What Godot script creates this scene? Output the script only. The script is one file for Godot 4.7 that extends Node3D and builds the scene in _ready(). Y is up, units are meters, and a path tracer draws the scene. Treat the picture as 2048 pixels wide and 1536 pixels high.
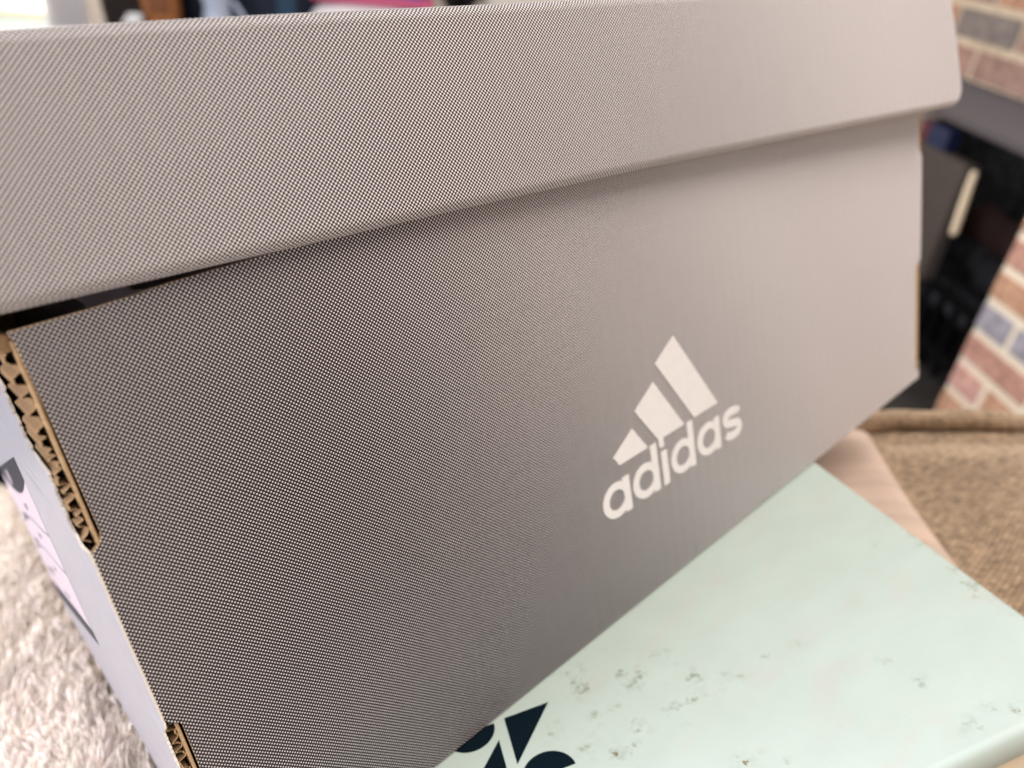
extends Node3D

# ---------------------------------------------------------------- camera / light numbers
const EXPOSURE := 1.0
const LIGHT_DOT := Vector3(245, 237, 236)
const DARK_INK := Vector3(27, 19, 21)
const BOX_L := 0.2904
const BOX_H := 0.118
const BOX_D := 0.1526

var room := Transform3D(Basis(Vector3(-0.5957, -0.2288, 0.7699), Vector3(0.0623, 0.9425, 0.3283), Vector3(-0.8008, 0.2436, -0.5472)).orthonormalized(), Vector3(1.7489, -0.457, -0.453))
var rng := RandomNumberGenerator.new()
var taken := {}
var M := {}


func _ready() -> void:
	rng.seed = 4711
	camera_and_light()
	materials()
	setting()
	seat()
	mint_box()
	shoe_box()
	box_lid()
	fireplace()
	far_things()


func camera_and_light() -> void:
	var cam := Camera3D.new()
	cam.name = "camera"
	add_child(cam)
	var x := Vector3(0.74000848, -0.17416827, 0.64965596)
	var y := -Vector3(-0.35877302, -0.91921813, 0.16223425)
	var z := -Vector3(0.56891947, -0.35313375, -0.74271609)
	cam.transform = Transform3D(Basis(x, y, z).orthonormalized(), Vector3(-0.01025996, 0.1368519, 0.12526599))
	var at := CameraAttributesPhysical.new()
	at.frustum_focal_length = 24.06
	at.frustum_focus_distance = 0.145
	at.frustum_near = 0.01
	at.frustum_far = 60.0
	at.exposure_aperture = 10.9
	cam.attributes = at
	cam.current = true

	var we := WorldEnvironment.new()
	we.name = "surroundings"
	var e := Environment.new()
	e.background_mode = Environment.BG_COLOR
	e.background_color = Color(0.40, 0.385, 0.38).linear_to_srgb()
	e.tonemap_mode = Environment.TONE_MAPPER_LINEAR
	e.tonemap_exposure = EXPOSURE
	e.sdfgi_enabled = true
	e.ssao_enabled = true
	e.ssil_enabled = true
	we.environment = e
	add_child(we)

	# soft daylight of the large window behind the viewer, high up
	area_light("window_daylight", Vector3(0.6, 1.9, 1.2), Vector3(0.17, 0.05, 0.0), Vector2(1.7, 1.3), 6.0, Color(1.0, 0.965, 0.93))
	# cooler daylight from a window at the left
	area_light("side_window_daylight", Vector3(-1.5, 0.75, -0.55), Vector3(0.0, 0.05, -0.1), Vector2(1.0, 1.2), 5.7, Color(0.95, 0.955, 1.0))
	# daylight through the glazed door far behind the box
	area_light("door_daylight", room * Vector3(-2.5, 1.0, 3.36), room * Vector3(0.0, 0.0, 0.0), Vector2(1.0, 0.8), 21.0, Color(1.0, 0.97, 0.93))


func area_light(called: String, from: Vector3, to: Vector3, size: Vector2, energy: float, color: Color) -> void:
	var l := AreaLight3D.new()
	l.name = called
	l.area_size = size
	l.area_normalize_energy = true
	l.light_energy = energy
	l.light_color = color
	l.area_range = 12.0
	l.area_attenuation = 2.0
	l.shadow_enabled = true
	add_child(l)
	l.look_at_from_position(from, to, Vector3.UP)


# ---------------------------------------------------------------- mesh building
class MB:
	var v := PackedVector3Array()
	var n := PackedVector3Array()
	var uv := PackedVector2Array()
	var map: Variant = null        # a function point -> uv

	func tri(a: Vector3, b: Vector3, c: Vector3, na := Vector3.ZERO, nb := Vector3.ZERO, nc := Vector3.ZERO) -> void:
		# a, b, c counter-clockwise seen from outside; stored clockwise as Godot wants
		var f := (b - a).cross(c - a).normalized()
		for k in [[a, na], [c, nc], [b, nb]]:
			v.append(k[0])
			n.append(f if k[1] == Vector3.ZERO else k[1])
			uv.append(map.call(k[0]) if map != null else Vector2.ZERO)

	func quad(a: Vector3, b: Vector3, c: Vector3, d: Vector3) -> void:
		tri(a, b, c)
		tri(a, c, d)

	func quad_n(a: Vector3, b: Vector3, c: Vector3, d: Vector3, na: Vector3, nb: Vector3, nc: Vector3, nd: Vector3) -> void:
		tri(a, b, c, na, nb, nc)
		tri(a, c, d, na, nc, nd)

	func box(lo: Vector3, hi: Vector3, c := 0.0, xf := Transform3D()) -> void:
		# a box with chamfered edges
		var mid := (lo + hi) / 2
		var h := (hi - lo) / 2
		c = minf(c, minf(h.x, minf(h.y, h.z)) * 0.9)
		var p := func(s: Vector3, axis: int) -> Vector3:
			var q := Vector3(s.x * (h.x - c), s.y * (h.y - c), s.z * (h.z - c))
			q[axis] = s[axis] * h[axis]
			return xf * (mid + q)
		for axis in 3:
			var u := (axis + 1) % 3
			var w := (axis + 2) % 3
			for s in [-1.0, 1.0]:
				var q := []
				for k in [[-1, -1], [1, -1], [1, 1], [-1, 1]]:
					var t := Vector3.ZERO
					t[axis] = s
					t[u] = k[0]
					t[w] = k[1]
					q.append(p.call(t, axis))
				if s > 0:
					quad(q[0], q[1], q[2], q[3])
				else:
					quad(q[3], q[2], q[1], q[0])
		if c <= 0.0:
			return
		for axis in 3:      # the twelve edges
			var u := (axis + 1) % 3
			var w := (axis + 2) % 3
			for su in [-1.0, 1.0]:
				for sw in [-1.0, 1.0]:
					var t0 := Vector3.ZERO
					t0[axis] = -1
					t0[u] = su
					t0[w] = sw
					var t1 := t0
					t1[axis] = 1
					if su * sw > 0:
						quad(p.call(t0, u), p.call(t1, u), p.call(t1, w), p.call(t0, w)) if false else quad(p.call(t0, w), p.call(t1, w), p.call(t1, u), p.call(t0, u)) if false else edge(p.call(t0, u), p.call(t1, u), p.call(t1, w), p.call(t0, w), xf * mid)
					else:
						edge(p.call(t0, u), p.call(t1, u), p.call(t1, w), p.call(t0, w), xf * mid)
		for sx in [-1.0, 1.0]:
			for sy in [-1.0, 1.0]:
				for sz in [-1.0, 1.0]:
					var t := Vector3(sx, sy, sz)
					out_tri(p.call(t, 0), p.call(t, 1), p.call(t, 2), xf * mid)

	func edge(a: Vector3, b: Vector3, c: Vector3, d: Vector3, mid: Vector3) -> void:
		if (b - a).cross(c - a).dot(a - mid) > 0:
			quad(a, b, c, d)
		else:
			quad(d, c, b, a)

	func out_tri(a: Vector3, b: Vector3, c: Vector3, mid: Vector3) -> void:
		if (b - a).cross(c - a).dot(a - mid) > 0:
			tri(a, b, c)
		else:
			tri(a, c, b)

	func slab(poly: PackedVector2Array, at: Callable, front: float, back: float, back_faces := true) -> void:
		# a flat shape with thickness: at(point, height) gives the place in space; counter-clockwise outline seen from the front
		if Geometry2D.is_polygon_clockwise(poly) == (not _down()):
			poly = poly.duplicate()
			poly.reverse()
		var t := Geometry2D.triangulate_polygon(poly)
		var mid: Vector3 = at.call(poly[0], (front + back) / 2)
		var up: Vector3 = (at.call(poly[0], front) - at.call(poly[0], back)).normalized()
		for k in range(0, t.size(), 3):
			var a: Vector3 = at.call(poly[t[k]], front)
			var b: Vector3 = at.call(poly[t[k + 1]], front)
			var c: Vector3 = at.call(poly[t[k + 2]], front)
			if (b - a).cross(c - a).dot(up) > 0:
				tri(a, b, c)
			else:
				tri(a, c, b)
			if back_faces:
				a = at.call(poly[t[k]], back)
				b = at.call(poly[t[k + 1]], back)
				c = at.call(poly[t[k + 2]], back)
				if (b - a).cross(c - a).dot(up) < 0:
					tri(a, b, c)
				else:
					tri(a, c, b)
		var area := 0.0
		for k in poly.size():
			area += poly[k].cross(poly[(k + 1) % poly.size()])
		# which way round the outline runs, seen along «up»
		var o: Vector3 = at.call(Vector2.ZERO, front)
		var ex: Vector3 = at.call(Vector2(1, 0), front) - o
		var ey: Vector3 = at.call(Vector2(0, 1), front) - o
		var ccw := (area > 0) == (ex.cross(ey).dot(up) > 0)
		for k in poly.size():
			var p := poly[k]
			var q := poly[(k + 1) % poly.size()]
			if not ccw:
				var s := p
				p = q
				q = s
			quad(at.call(p, front), at.call(p, back), at.call(q, back), at.call(q, front))

	func _down() -> bool:
		return false

	func sheet(nu: int, nv: int, f: Callable, closed_u := false) -> void:
		# a smooth surface f(i, j), counter-clockwise when u runs right and v runs up
		var g := []
		for j in nv + 1:
			var row := PackedVector3Array()
			for i in nu + 1:
				row.append(f.call(i, j))
			g.append(row)
		var nn := []
		for j in nv + 1:
			var row := PackedVector3Array()
			for i in nu + 1:
				var i0 := i - 1 if i > 0 else (nu - 1 if closed_u else 0)
				var i1 := i + 1 if i < nu else (1 if closed_u else nu)
				var du: Vector3 = g[j][i1] - g[j][i0]
				var dv: Vector3 = g[mini(j + 1, nv)][i] - g[maxi(j - 1, 0)][i]
				var c := du.cross(dv)
				row.append(c.normalized() if c.length() > 1e-12 else Vector3.UP)
			nn.append(row)
		for j in nv:
			for i in nu:
				quad_n(g[j][i], g[j][i + 1], g[j + 1][i + 1], g[j + 1][i], nn[j][i], nn[j][i + 1], nn[j + 1][i + 1], nn[j + 1][i])

	func tube(path: PackedVector3Array, radius: Callable, sides := 10, caps := true) -> void:
		var frames := []
		var side := Vector3.ZERO
		for k in path.size():
			var d := (path[mini(k + 1, path.size() - 1)] - path[maxi(k - 1, 0)]).normalized()
			if side == Vector3.ZERO:
				side = d.cross(Vector3.UP if absf(d.y) < 0.9 else Vector3.RIGHT).normalized()
			side = (side - d * side.dot(d)).normalized()
			frames.append([side, d.cross(side)])
		var f := func(i: int, j: int) -> Vector3:
			var a := TAU * i / sides
			return path[j] + (frames[j][0] * cos(a) + frames[j][1] * sin(a)) * radius.call(j)
		sheet(sides, path.size() - 1, f, true)
		if caps:
			for j in [0, path.size() - 1]:
				for i in sides:
					var a: Vector3 = f.call(i, j)
					var b: Vector3 = f.call(i + 1, j)
					if j == 0:
						tri(path[j], b, a)
					else:
						tri(path[j], a, b)

	func lathe(profile: PackedVector2Array, sides := 24, xf := Transform3D()) -> void:
		sheet(sides, profile.size() - 1, func(i, j): return xf * Vector3(profile[j].x * cos(-TAU * i / sides), profile[j].y, profile[j].x * sin(-TAU * i / sides)), true)

	func into(mesh: ArrayMesh, m: Material) -> ArrayMesh:
		if v.is_empty():
			return mesh
		var a := []
		a.resize(Mesh.ARRAY_MAX)
		a[Mesh.ARRAY_VERTEX] = v
		a[Mesh.ARRAY_NORMAL] = n
		a[Mesh.ARRAY_TEX_UV] = uv
		mesh.add_surface_from_arrays(Mesh.PRIMITIVE_TRIANGLES, a)
		mesh.surface_set_material(mesh.get_surface_count() - 1, m)
		return mesh


func numbered(called: String) -> String:
	var k: int = taken.get(called, 0)
	taken[called] = k + 1
	return called if k == 0 else "%s_%03d" % [called, k]


func thing(called: String, label: String, category: String, at := Transform3D(), group := "") -> Node3D:
	var o := Node3D.new()
	o.name = numbered(called)
	add_child(o, true)
	o.transform = at
	o.set_meta("label", label)
	o.set_meta("category", category)
	if group:
		o.set_meta("group", group)
	return o


func part(called: String, mesh: Mesh, parent: Node, m: Material = null) -> MeshInstance3D:
	var o := MeshInstance3D.new()
	o.name = numbered(called) if parent == self else called
	o.mesh = mesh
	if m:
		o.material_override = m
	parent.add_child(o, true)
	return o


func build(called: String, b: MB, m: Material, parent: Node) -> MeshInstance3D:
	return part(called, b.into(ArrayMesh.new(), m), parent)


func structure(o: Node3D, label: String) -> Node3D:
	o.set_meta("kind", "structure")
	o.set_meta("label", label)
	return o


# ---------------------------------------------------------------- materials
func lin(r: float, g: float, b: float) -> Color:
	return Color(r, g, b).linear_to_srgb()


func mat(c: Color, rough := 0.8, spec := 0.4) -> StandardMaterial3D:
	var m := StandardMaterial3D.new()
	m.albedo_color = c
	m.roughness = rough
	m.metallic_specular = spec
	return m


func noise_tex(size: int, freq: float, lo: Color, hi: Color, kind := 0, octaves := 4, sd := 1) -> ImageTexture:
	var f := FastNoiseLite.new()
	f.seed = sd
	f.frequency = freq
	f.noise_type = FastNoiseLite.TYPE_SIMPLEX_SMOOTH if kind == 0 else FastNoiseLite.TYPE_CELLULAR
	f.fractal_octaves = octaves
	var im := f.get_seamless_image(size, size)
	im.convert(Image.FORMAT_RGB8)
	var d := im.get_data()
	var lut := []
	for k in 256:
		lut.append(lo.lerp(hi, k / 255.0))
	for k in range(0, d.size(), 3):
		var c: Color = lut[d[k]]
		d[k] = c.r8
		d[k + 1] = c.g8
		d[k + 2] = c.b8
	return ImageTexture.create_from_image(Image.create_from_data(size, size, false, Image.FORMAT_RGB8, d))


func triplanar(m: StandardMaterial3D, scale: float, world := false) -> StandardMaterial3D:
	m.uv1_triplanar = true
	m.uv1_world_triplanar = world
	m.uv1_scale = Vector3.ONE * scale
	return m


func textured(lo: Color, hi: Color, freq: float, scale: float, rough := 0.9, bump := 0.0, sd := 1, octaves := 4) -> StandardMaterial3D:
	var m := mat(Color.WHITE, rough, 0.3)
	m.albedo_texture = noise_tex(256, freq, lo, hi, 0, octaves, sd)
	if bump > 0:
		m.heightmap_enabled = true
		m.heightmap_scale = bump
		m.heightmap_texture = noise_tex(256, freq, Color.BLACK, Color.WHITE, 0, octaves, sd)
	return triplanar(m, scale)


func materials() -> void:
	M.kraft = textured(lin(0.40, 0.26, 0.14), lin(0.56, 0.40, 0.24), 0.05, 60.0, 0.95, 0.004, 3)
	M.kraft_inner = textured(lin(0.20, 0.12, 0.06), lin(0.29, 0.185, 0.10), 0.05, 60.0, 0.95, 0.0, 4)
	M.white_paper = textured(lin(0.70, 0.69, 0.73), lin(0.78, 0.77, 0.81), 0.03, 22.0, 0.42, 0.002, 5)
	M.white_paper.albedo_color = lin(0.43, 0.425, 0.43)
	M.torn_paper = textured(lin(0.70, 0.64, 0.56), lin(0.85, 0.80, 0.74), 0.09, 80.0, 0.95, 0.01, 6)
	M.foil = textured(lin(0.80, 0.745, 0.73), lin(0.84, 0.785, 0.77), 0.03, 30.0, 0.5, 0.0, 7)
	M.cream_board = textured(lin(0.70, 0.58, 0.42), lin(0.77, 0.65, 0.49), 0.03, 12.0, 0.8, 0.0, 8)
	M.ink = mat(lin(0.004, 0.010, 0.016), 0.8, 0.12)
	M.dark = mat(lin(0.004, 0.004, 0.005), 0.8, 0.2)
	M.fleece = textured(lin(0.80, 0.71, 0.65), lin(0.90, 0.84, 0.80), 0.02, 18.0, 1.0, 0.05, 9)
	M.pile = mat(lin(0.975, 0.915, 0.875), 0.9, 0.2)
	M.pile.backlight_enabled = true
	M.pile.backlight = Color(0.5, 0.48, 0.45)
	M.pile.rim_enabled = true
	M.pile.rim = 0.5
	M.pile.vertex_color_use_as_albedo = true
	M.tweed = tweed()
	M.hem = hem_cloth()
	M.mortar = textured(lin(0.80, 0.70, 0.55), lin(0.88, 0.79, 0.65), 0.04, 9.0, 0.95, 0.1, 11)
	M.soot = textured(lin(0.022, 0.023, 0.027), lin(0.085, 0.085, 0.095), 0.02, 4.0, 0.8, 0.1, 12)
	M.slate = textured(lin(0.04, 0.037, 0.035), lin(0.07, 0.065, 0.06), 0.02, 4.0, 0.7, 0.05, 13)
	M.wall = textured(lin(0.60, 0.53, 0.47), lin(0.64, 0.57, 0.51), 0.02, 2.0, 0.9, 0.0, 14)
	M.carpet = textured(lin(0.035, 0.03, 0.032), lin(0.07, 0.06, 0.06), 0.08, 6.0, 1.0, 0.1, 15)
	M.navy = textured(lin(0.008, 0.013, 0.028), lin(0.02, 0.028, 0.05), 0.05, 9.0, 0.95, 0.05, 16)
	M.steel = mat(lin(0.078, 0.064, 0.073), 0.5, 0.5)
	M.fireclay = textured(lin(0.065, 0.053, 0.047), lin(0.11, 0.09, 0.079), 0.03, 6.0, 0.95, 0.1, 17)
	M.pale_wood = textured(lin(0.78, 0.64, 0.45), lin(0.88, 0.74, 0.54), 0.02, 9.0, 0.7, 0.0, 18)
	M.white = textured(lin(0.90, 0.89, 0.90), lin(0.94, 0.93, 0.94), 0.03, 6.0, 0.9, 0.02, 19)


func tweed() -> StandardMaterial3D:
	# coarse beige weave with darker flecks
	var s := 512
	var r := RandomNumberGenerator.new()
	r.seed = 21
	var a := FastNoiseLite.new()
	a.seed = 5
	a.frequency = 0.05
	var data := PackedByteArray()
	data.resize(s * s * 3)
	var h := PackedByteArray()
	h.resize(s * s)
	var cell := 8
	var tone := PackedFloat32Array()
	for k in (s / cell) * (s / cell):
		tone.append(r.randf())
	for y in s:
		for x in s:
			var cx := x / cell
			var cy := y / cell
			var over := (cx + cy) % 2 == 0
			var fx := float(x % cell) / cell - 0.5
			var fy := float(y % cell) / cell - 0.5
			var bump := (1.0 - 3.2 * (fy * fy if over else fx * fx)) * (1.0 - 1.4 * (fx * fx if over else fy * fy))
			var t := tone[cy * (s / cell) + cx]
			var k := 0.74 + 0.16 * t + 0.16 * a.get_noise_2d(x, y)
			if t < 0.2:
				k -= 0.05
			k *= 0.82 + 0.18 * bump
			var o := (y * s + x) * 3
			data[o] = int(clampf(k * 216, 0, 255))
			data[o + 1] = int(clampf(k * 186, 0, 255))
			data[o + 2] = int(clampf(k * 155, 0, 255))
			h[y * s + x] = int(clampf(bump * 200 + t * 40, 0, 255))
	var m := mat(Color.WHITE, 1.0, 0.2)
	m.albedo_texture = ImageTexture.create_from_image(Image.create_from_data(s, s, false, Image.FORMAT_RGB8, data))
	m.heightmap_enabled = true
	m.heightmap_scale = 0.07
	m.heightmap_texture = ImageTexture.create_from_image(Image.create_from_data(s, s, false, Image.FORMAT_L8, h))
	m.rim_enabled = true
	m.rim = 0.3
	return triplanar(m, 8.0)


func hem_cloth() -> StandardMaterial3D:
	# fine ribs running across the hem
	var s := 256
	var r := RandomNumberGenerator.new()
	r.seed = 8
	var rows := PackedFloat32Array()
	for k in 24:
		rows.append(r.randf())
	var a := FastNoiseLite.new()
	a.frequency = 0.012
	var data := PackedByteArray()
	data.resize(s * s * 3)
	var h := PackedByteArray()
	h.resize(s * s)
	for y in s:
		for x in s:
			var w := y + 5.0 * a.get_noise_2d(x, y)
			var rib := 0.5 + 0.5 * cos(TAU * w / 5.333)
			var k := 0.79 + 0.05 * rib + 0.06 * rows[int(fposmod(w / 10.667, 24.0))]
			var o := (y * s + x) * 3
			data[o] = int(clampf(k * 245, 0, 255))
			data[o + 1] = int(clampf(k * 217, 0, 255))
			data[o + 2] = int(clampf(k * 198, 0, 255))
			h[y * s + x] = int(rib * 255)
	var m := mat(Color.WHITE, 1.0, 0.2)
	m.albedo_texture = ImageTexture.create_from_image(Image.create_from_data(s, s, false, Image.FORMAT_RGB8, data))
	m.heightmap_enabled = true
	m.heightmap_scale = 0.02
	m.heightmap_texture = ImageTexture.create_from_image(Image.create_from_data(s, s, false, Image.FORMAT_L8, h))
	m.rim_enabled = true
	m.rim = 0.4
	return m


func halftone(w: int, h: int, x0: float, x1: float, y0: float, y1: float, cover: Callable) -> StandardMaterial3D:
	# the print of the box: a screen of light dots on dark ink whose dots grow from one end to the other (metres on the board)
	var px := 0.00041
	var py := 0.000415
	var cx := PackedFloat32Array()
	var cy := PackedFloat32Array()
	for i in w:
		cx.append(cos(PI * lerpf(x0, x1, (i + 0.5) / w) / px))
	for j in h:
		cy.append(cos(PI * lerpf(y1, y0, (j + 0.5) / h) / py))
	var slope := 0.5 * (x1 - x0) / w / px * PI        # half a texel of the screen
	var sharp := 0.5 / maxf(slope, 0.1)
	# threshold that gives a wanted share of light, from a table
	var table := PackedFloat32Array()
	var all := []
	for i in 64:
		for j in 64:
			all.append(cos(PI * (i + 0.5) / 64.0) * cos(PI * (j + 0.5) / 64.0))
	all.sort()
	for k in 257:
		table.append(all[clampi(int((1.0 - k / 256.0) * 4095), 0, 4095)])
	var lut := PackedByteArray()
	for k in 256:
		var c := DARK_INK.lerp(LIGHT_DOT, k / 255.0)
		lut.append_array([int(c.x), int(c.y), int(c.z)])
	var fibre := FastNoiseLite.new()
	fibre.frequency = 0.06
	fibre.seed = w
	var thr := PackedFloat32Array()
	var nx := 65
	var ny := 33
	for j in ny:
		for i in nx:
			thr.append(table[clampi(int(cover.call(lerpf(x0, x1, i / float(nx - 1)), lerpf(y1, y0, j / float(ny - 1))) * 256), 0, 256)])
	var d := PackedByteArray()
	d.resize(w * h * 3)
	var o := 0
	for j in h:
		var gy := j * (ny - 1) / float(h)
		var j0 := int(gy)
		var ty := gy - j0
		var row := PackedFloat32Array()
		for i in nx:
			row.append(lerpf(thr[j0 * nx + i], thr[mini(j0 + 1, ny - 1) * nx + i], ty))
		row.append(row[nx - 1])
		var c := cy[j]
		var step := (nx - 1) / float(w)
		for i in w:
			var gx := i * step
			var i0 := int(gx)
			var t := row[i0] + (row[i0 + 1] - row[i0]) * (gx - i0)
			var k := clampi(int(((cx[i] * c - t) * sharp + 0.5) * 255.0), 0, 255) * 3
			d[o] = lut[k]
			d[o + 1] = lut[k + 1]
			d[o + 2] = lut[k + 2]
			o += 3
	var m := mat(Color.WHITE, 0.5, 0.45)
	m.albedo_texture = ImageTexture.create_from_image(Image.create_from_data(w, h, false, Image.FORMAT_RGB8, d))
	m.texture_repeat = false
	var rib := PackedByteArray()
	var soft := FastNoiseLite.new()
	soft.seed = 40
	soft.frequency = 1.0
	for j in 64:
		for i in 1024:
			var x := lerpf(x0, x1, (i + 0.5) / 1024)
			var y := lerpf(y1, y0, (j + 0.5) / 64)
			rib.append(int(128.0 + 62.0 * cos(TAU * x / 0.0046 + 1.2 * soft.get_noise_2d(x * 60, y * 20)) * (0.7 + 0.6 * soft.get_noise_2d(x * 50, y * 30 + 9)) + 50.0 * soft.get_noise_2d(x * 90, y * 60)))
	m.heightmap_enabled = true
	m.heightmap_scale = 0.02
	m.heightmap_texture = ImageTexture.create_from_image(Image.create_from_data(1024, 64, false, Image.FORMAT_L8, rib))
	return m


# ---------------------------------------------------------------- the setting
func in_room(p: Vector3) -> Vector3:
	return room * p


func setting() -> void:
	var b := MB.new()
	b.box(Vector3(-4.0, -0.55, -0.8), Vector3(2.2, -0.42, 4.5), 0.0, room)
	structure(build("floor", b, M.carpet, self), "dark carpeted floor of the room, far below the seat")
	b = MB.new()
	b.box(Vector3(-2.75, -0.42, -0.8), Vector3(-2.6, 2.2, 2.76), 0.0, room)
	b.box(Vector3(-2.75, 1.5, 2.76), Vector3(-2.6, 2.2, 4.5), 0.0, room)
	structure(build("back_wall", b, M.wall, self), "pale beige wall of the room behind the clutter")


# ---------------------------------------------------------------- cushion and blanket
func seat() -> void:
	var t := thing("seat_cushion", "beige tweed seat cushion with a piped edge, right of the mint box", "cushion", Transform3D(Basis(), Vector3(0.05, -0.16, 0.0)))
	var off := t.position
	var A := Vector3(0.310, 0, -0.030)
	var e := Vector3(0.447, 0, 0.894)
	var mm := Vector3(-0.894, 0, 0.447)        # from the piped edge into the cushion
	var bump := FastNoiseLite.new()
	bump.seed = 3
	bump.frequency = 9.0
	var b := MB.new()
	var us := []
	var ws := [-0.012, -0.012, -0.006, -0.001, 0.003, 0.007, 0.010, 0.014, 0.018, 0.024, 0.032, 0.045, 0.06, 0.08, 0.11, 0.15, 0.2, 0.28, 0.38, 0.5]
	var ys := [-0.16, -0.10, -0.055, -0.041, -0.0362, -0.0362, -0.0372, -0.0382, -0.0378, -0.0372, -0.0371, -0.0372, -0.037, -0.037, -0.037, -0.037, -0.037, -0.037, -0.037, -0.037]
	var cush := func(i: int, j: int) -> Vector3:
		var s := -0.42 + i * 0.0135
		var p := A + e * s + mm * float(ws[j])
		var d := s - 0.25 * float(ws[j])
		var y := float(ys[j]) + 0.0115 * smoothstep(0.003, 0.04, d) * smoothstep(0.011, 0.045, ws[j]) * smoothstep(0.2, 0.1, d) + (0.0012 * bump.get_noise_2d(p.x * 9, p.z * 9) if j > 3 else 0.0)
		return Vector3(p.x, y, p.z) - off
	b.sheet(60, ws.size() - 1, cush)
	build("cover", b, M.tweed, t)
	b = MB.new()
	var path := PackedVector3Array()
	for k in 61:
		var s := -0.42 + k * 0.0135
		var wob := 0.0012 * sin(s * 60.0) + 0.0006 * sin(s * 170.0)
		path.append(A + e * s + mm * (0.0035 + 0.002 * smoothstep(0.06, -0.03, s)) + Vector3(0, -0.0335 + 0.0014 * sin(s * 26.0 + 1.0) + wob, 0) - off)
	b.tube(path, func(j): return 0.0042 + 0.0022 * smoothstep(0.03, -0.04, -0.42 + j * 0.0135) + 0.0004 * sin(j * 1.7), 12)
	build("piping", b, M.tweed, t)
	b = MB.new()
	b.slab(PackedVector2Array([Vector2(-0.42, -0.01), Vector2(0.39, -0.01), Vector2(0.39, 0.5), Vector2(-0.42, 0.5)]), func(p, h): var q = A + e * p.x + mm * p.y; return Vector3(q.x, h, q.z) - off, -0.055, -0.16)
	build("filling", b, M.tweed, t)

	# blanket
	var bl := thing("fleece_blanket", "cream fleece blanket spread under the boxes", "blanket", Transform3D(Basis(), Vector3(0, -0.035, 0)))
	off = bl.position
	var hn := FastNoiseLite.new()
	hn.seed = 12
	hn.frequency = 1.0
	var height := func(x: float, z: float) -> float:
		var lift := smoothstep(0.024, -0.004, x) * 0.021
		var back := smoothstep(-0.30, -0.37, z) * 0.012
		return -0.0335 + lift - back * 0.5 + 0.0022 * hn.get_noise_2d(x * 42, z * 42) + 0.0013 * hn.get_noise_2d(x * 120, z * 120) - 0.0012
	b = MB.new()
	b.sheet(90, 110, func(i, j): var x = -0.24 + i * 0.0034; var z = 0.16 - j * 0.005; return Vector3(x, height.call(x, z), z) - off)
	build("fleece", b, M.fleece, bl)
	# pile: bent tapering tufts
	b = MB.new()
	for s in 2:
		var w := Vector3(0.00125, 0, 0) if s == 0 else Vector3(0, 0.0008, 0)
		var pts := [Vector3(0, 0, 0), Vector3(0, 0.0022, 0.003), Vector3(0, 0.0034, 0.0066), Vector3(0, 0.0034, 0.0105)]
		var wd := [0.9, 1.0, 0.75, 0.1]
		for k in 3:
			b.quad(pts[k] - w * wd[k], pts[k] + w * wd[k], pts[k + 1] + w * wd[k + 1], pts[k + 1] - w * wd[k + 1])
	var mesh := b.into(ArrayMesh.new(), M.pile)
	var spots := []
	var flow := FastNoiseLite.new()
	flow.seed = 31
	flow.frequency = 1.0
	for k in 26000:
		var x := rng.randf_range(-0.085, 0.026)
		var z := -0.37 + 0.36 * pow(rng.randf(), 0.8)
		if x > 0.02 and z > -0.02:
			continue
		spots.append(Vector2(x, z))
	var mmesh := MultiMesh.new()
	mmesh.transform_format = MultiMesh.TRANSFORM_3D
	mmesh.use_colors = true
	mmesh.mesh = mesh
	mmesh.instance_count = spots.size()
	for k in spots.size():
		var p: Vector2 = spots[k]
		var turn := 2.9 + 0.8 * flow.get_noise_2d(p.x * 30, p.y * 30) + rng.randf_range(-0.35, 0.35)
		var lean := rng.randf_range(-0.22, 0.30)
		var sc := rng.randf_range(0.5, 0.85)
		var bs := Basis(Vector3.UP, turn) * Basis(Vector3.RIGHT, lean) * Basis(Vector3.BACK, rng.randf_range(-0.5, 0.5))
		mmesh.set_instance_transform(k, Transform3D(bs.scaled(Vector3.ONE * sc), Vector3(p.x, height.call(p.x, p.y) - 0.0008, p.y) - off))
		var c := 0.91 + 0.09 * rng.randf() + 0.09 * flow.get_noise_2d(p.x * 55 + 9, p.y * 55)
		mmesh.set_instance_color(k, Color(c, c * (0.96 + 0.03 * rng.randf()), c * (0.92 + 0.05 * rng.randf())))
	var pile := MultiMeshInstance3D.new()
	pile.name = "pile"
	pile.multimesh = mmesh
	pile.set_meta("kind", "stuff")
	bl.add_child(pile, true)
	# the ribbed hem that lies on the cushion at the right
	var H0 := Vector3(0.303, 0, -0.027)
	var hd := Vector3(-0.760, 0, 0.650)
	var hm := Vector3(-0.650, 0, -0.760)      # from the edge into the blanket
	b = MB.new()
	b.map = func(p): var q = p + off - H0; return Vector2(q.dot(hm) * 9.0, q.dot(hd) * 9.0 + q.dot(hm) * 3.0)
	var prof := [Vector2(0.0035, -0.0420), Vector2(0.0006, -0.0405), Vector2(-0.0004, -0.0385), Vector2(0.0004, -0.0362), Vector2(0.0026, -0.0344), Vector2(0.006, -0.0336), Vector2(0.011, -0.0337), Vector2(0.018, -0.0345), Vector2(0.03, -0.0350), Vector2(0.05, -0.0350), Vector2(0.09, -0.0352)]
	b.sheet(44, prof.size() - 1, func(i, j): var s = -0.06 + i * 0.0055; var q = H0 + hd * s + hm * (prof[j].x + 0.0012 * sin(s * 40.0)); return Vector3(q.x, prof[j].y + 0.0007 * sin(s * 55.0 + prof[j].x * 90.0), q.z) - off)
	build("hem", b, M.hem, bl)

	# dark cushion beyond the blanket
	t = thing("navy_cushion", "dark navy cushion behind the blanket at the left edge", "cushion", Transform3D(Basis(Vector3.UP, 0.1), Vector3(-0.06, -0.05, -0.53)))
	b = MB.new()
	var nc := FastNoiseLite.new()
	nc.seed = 5
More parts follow.
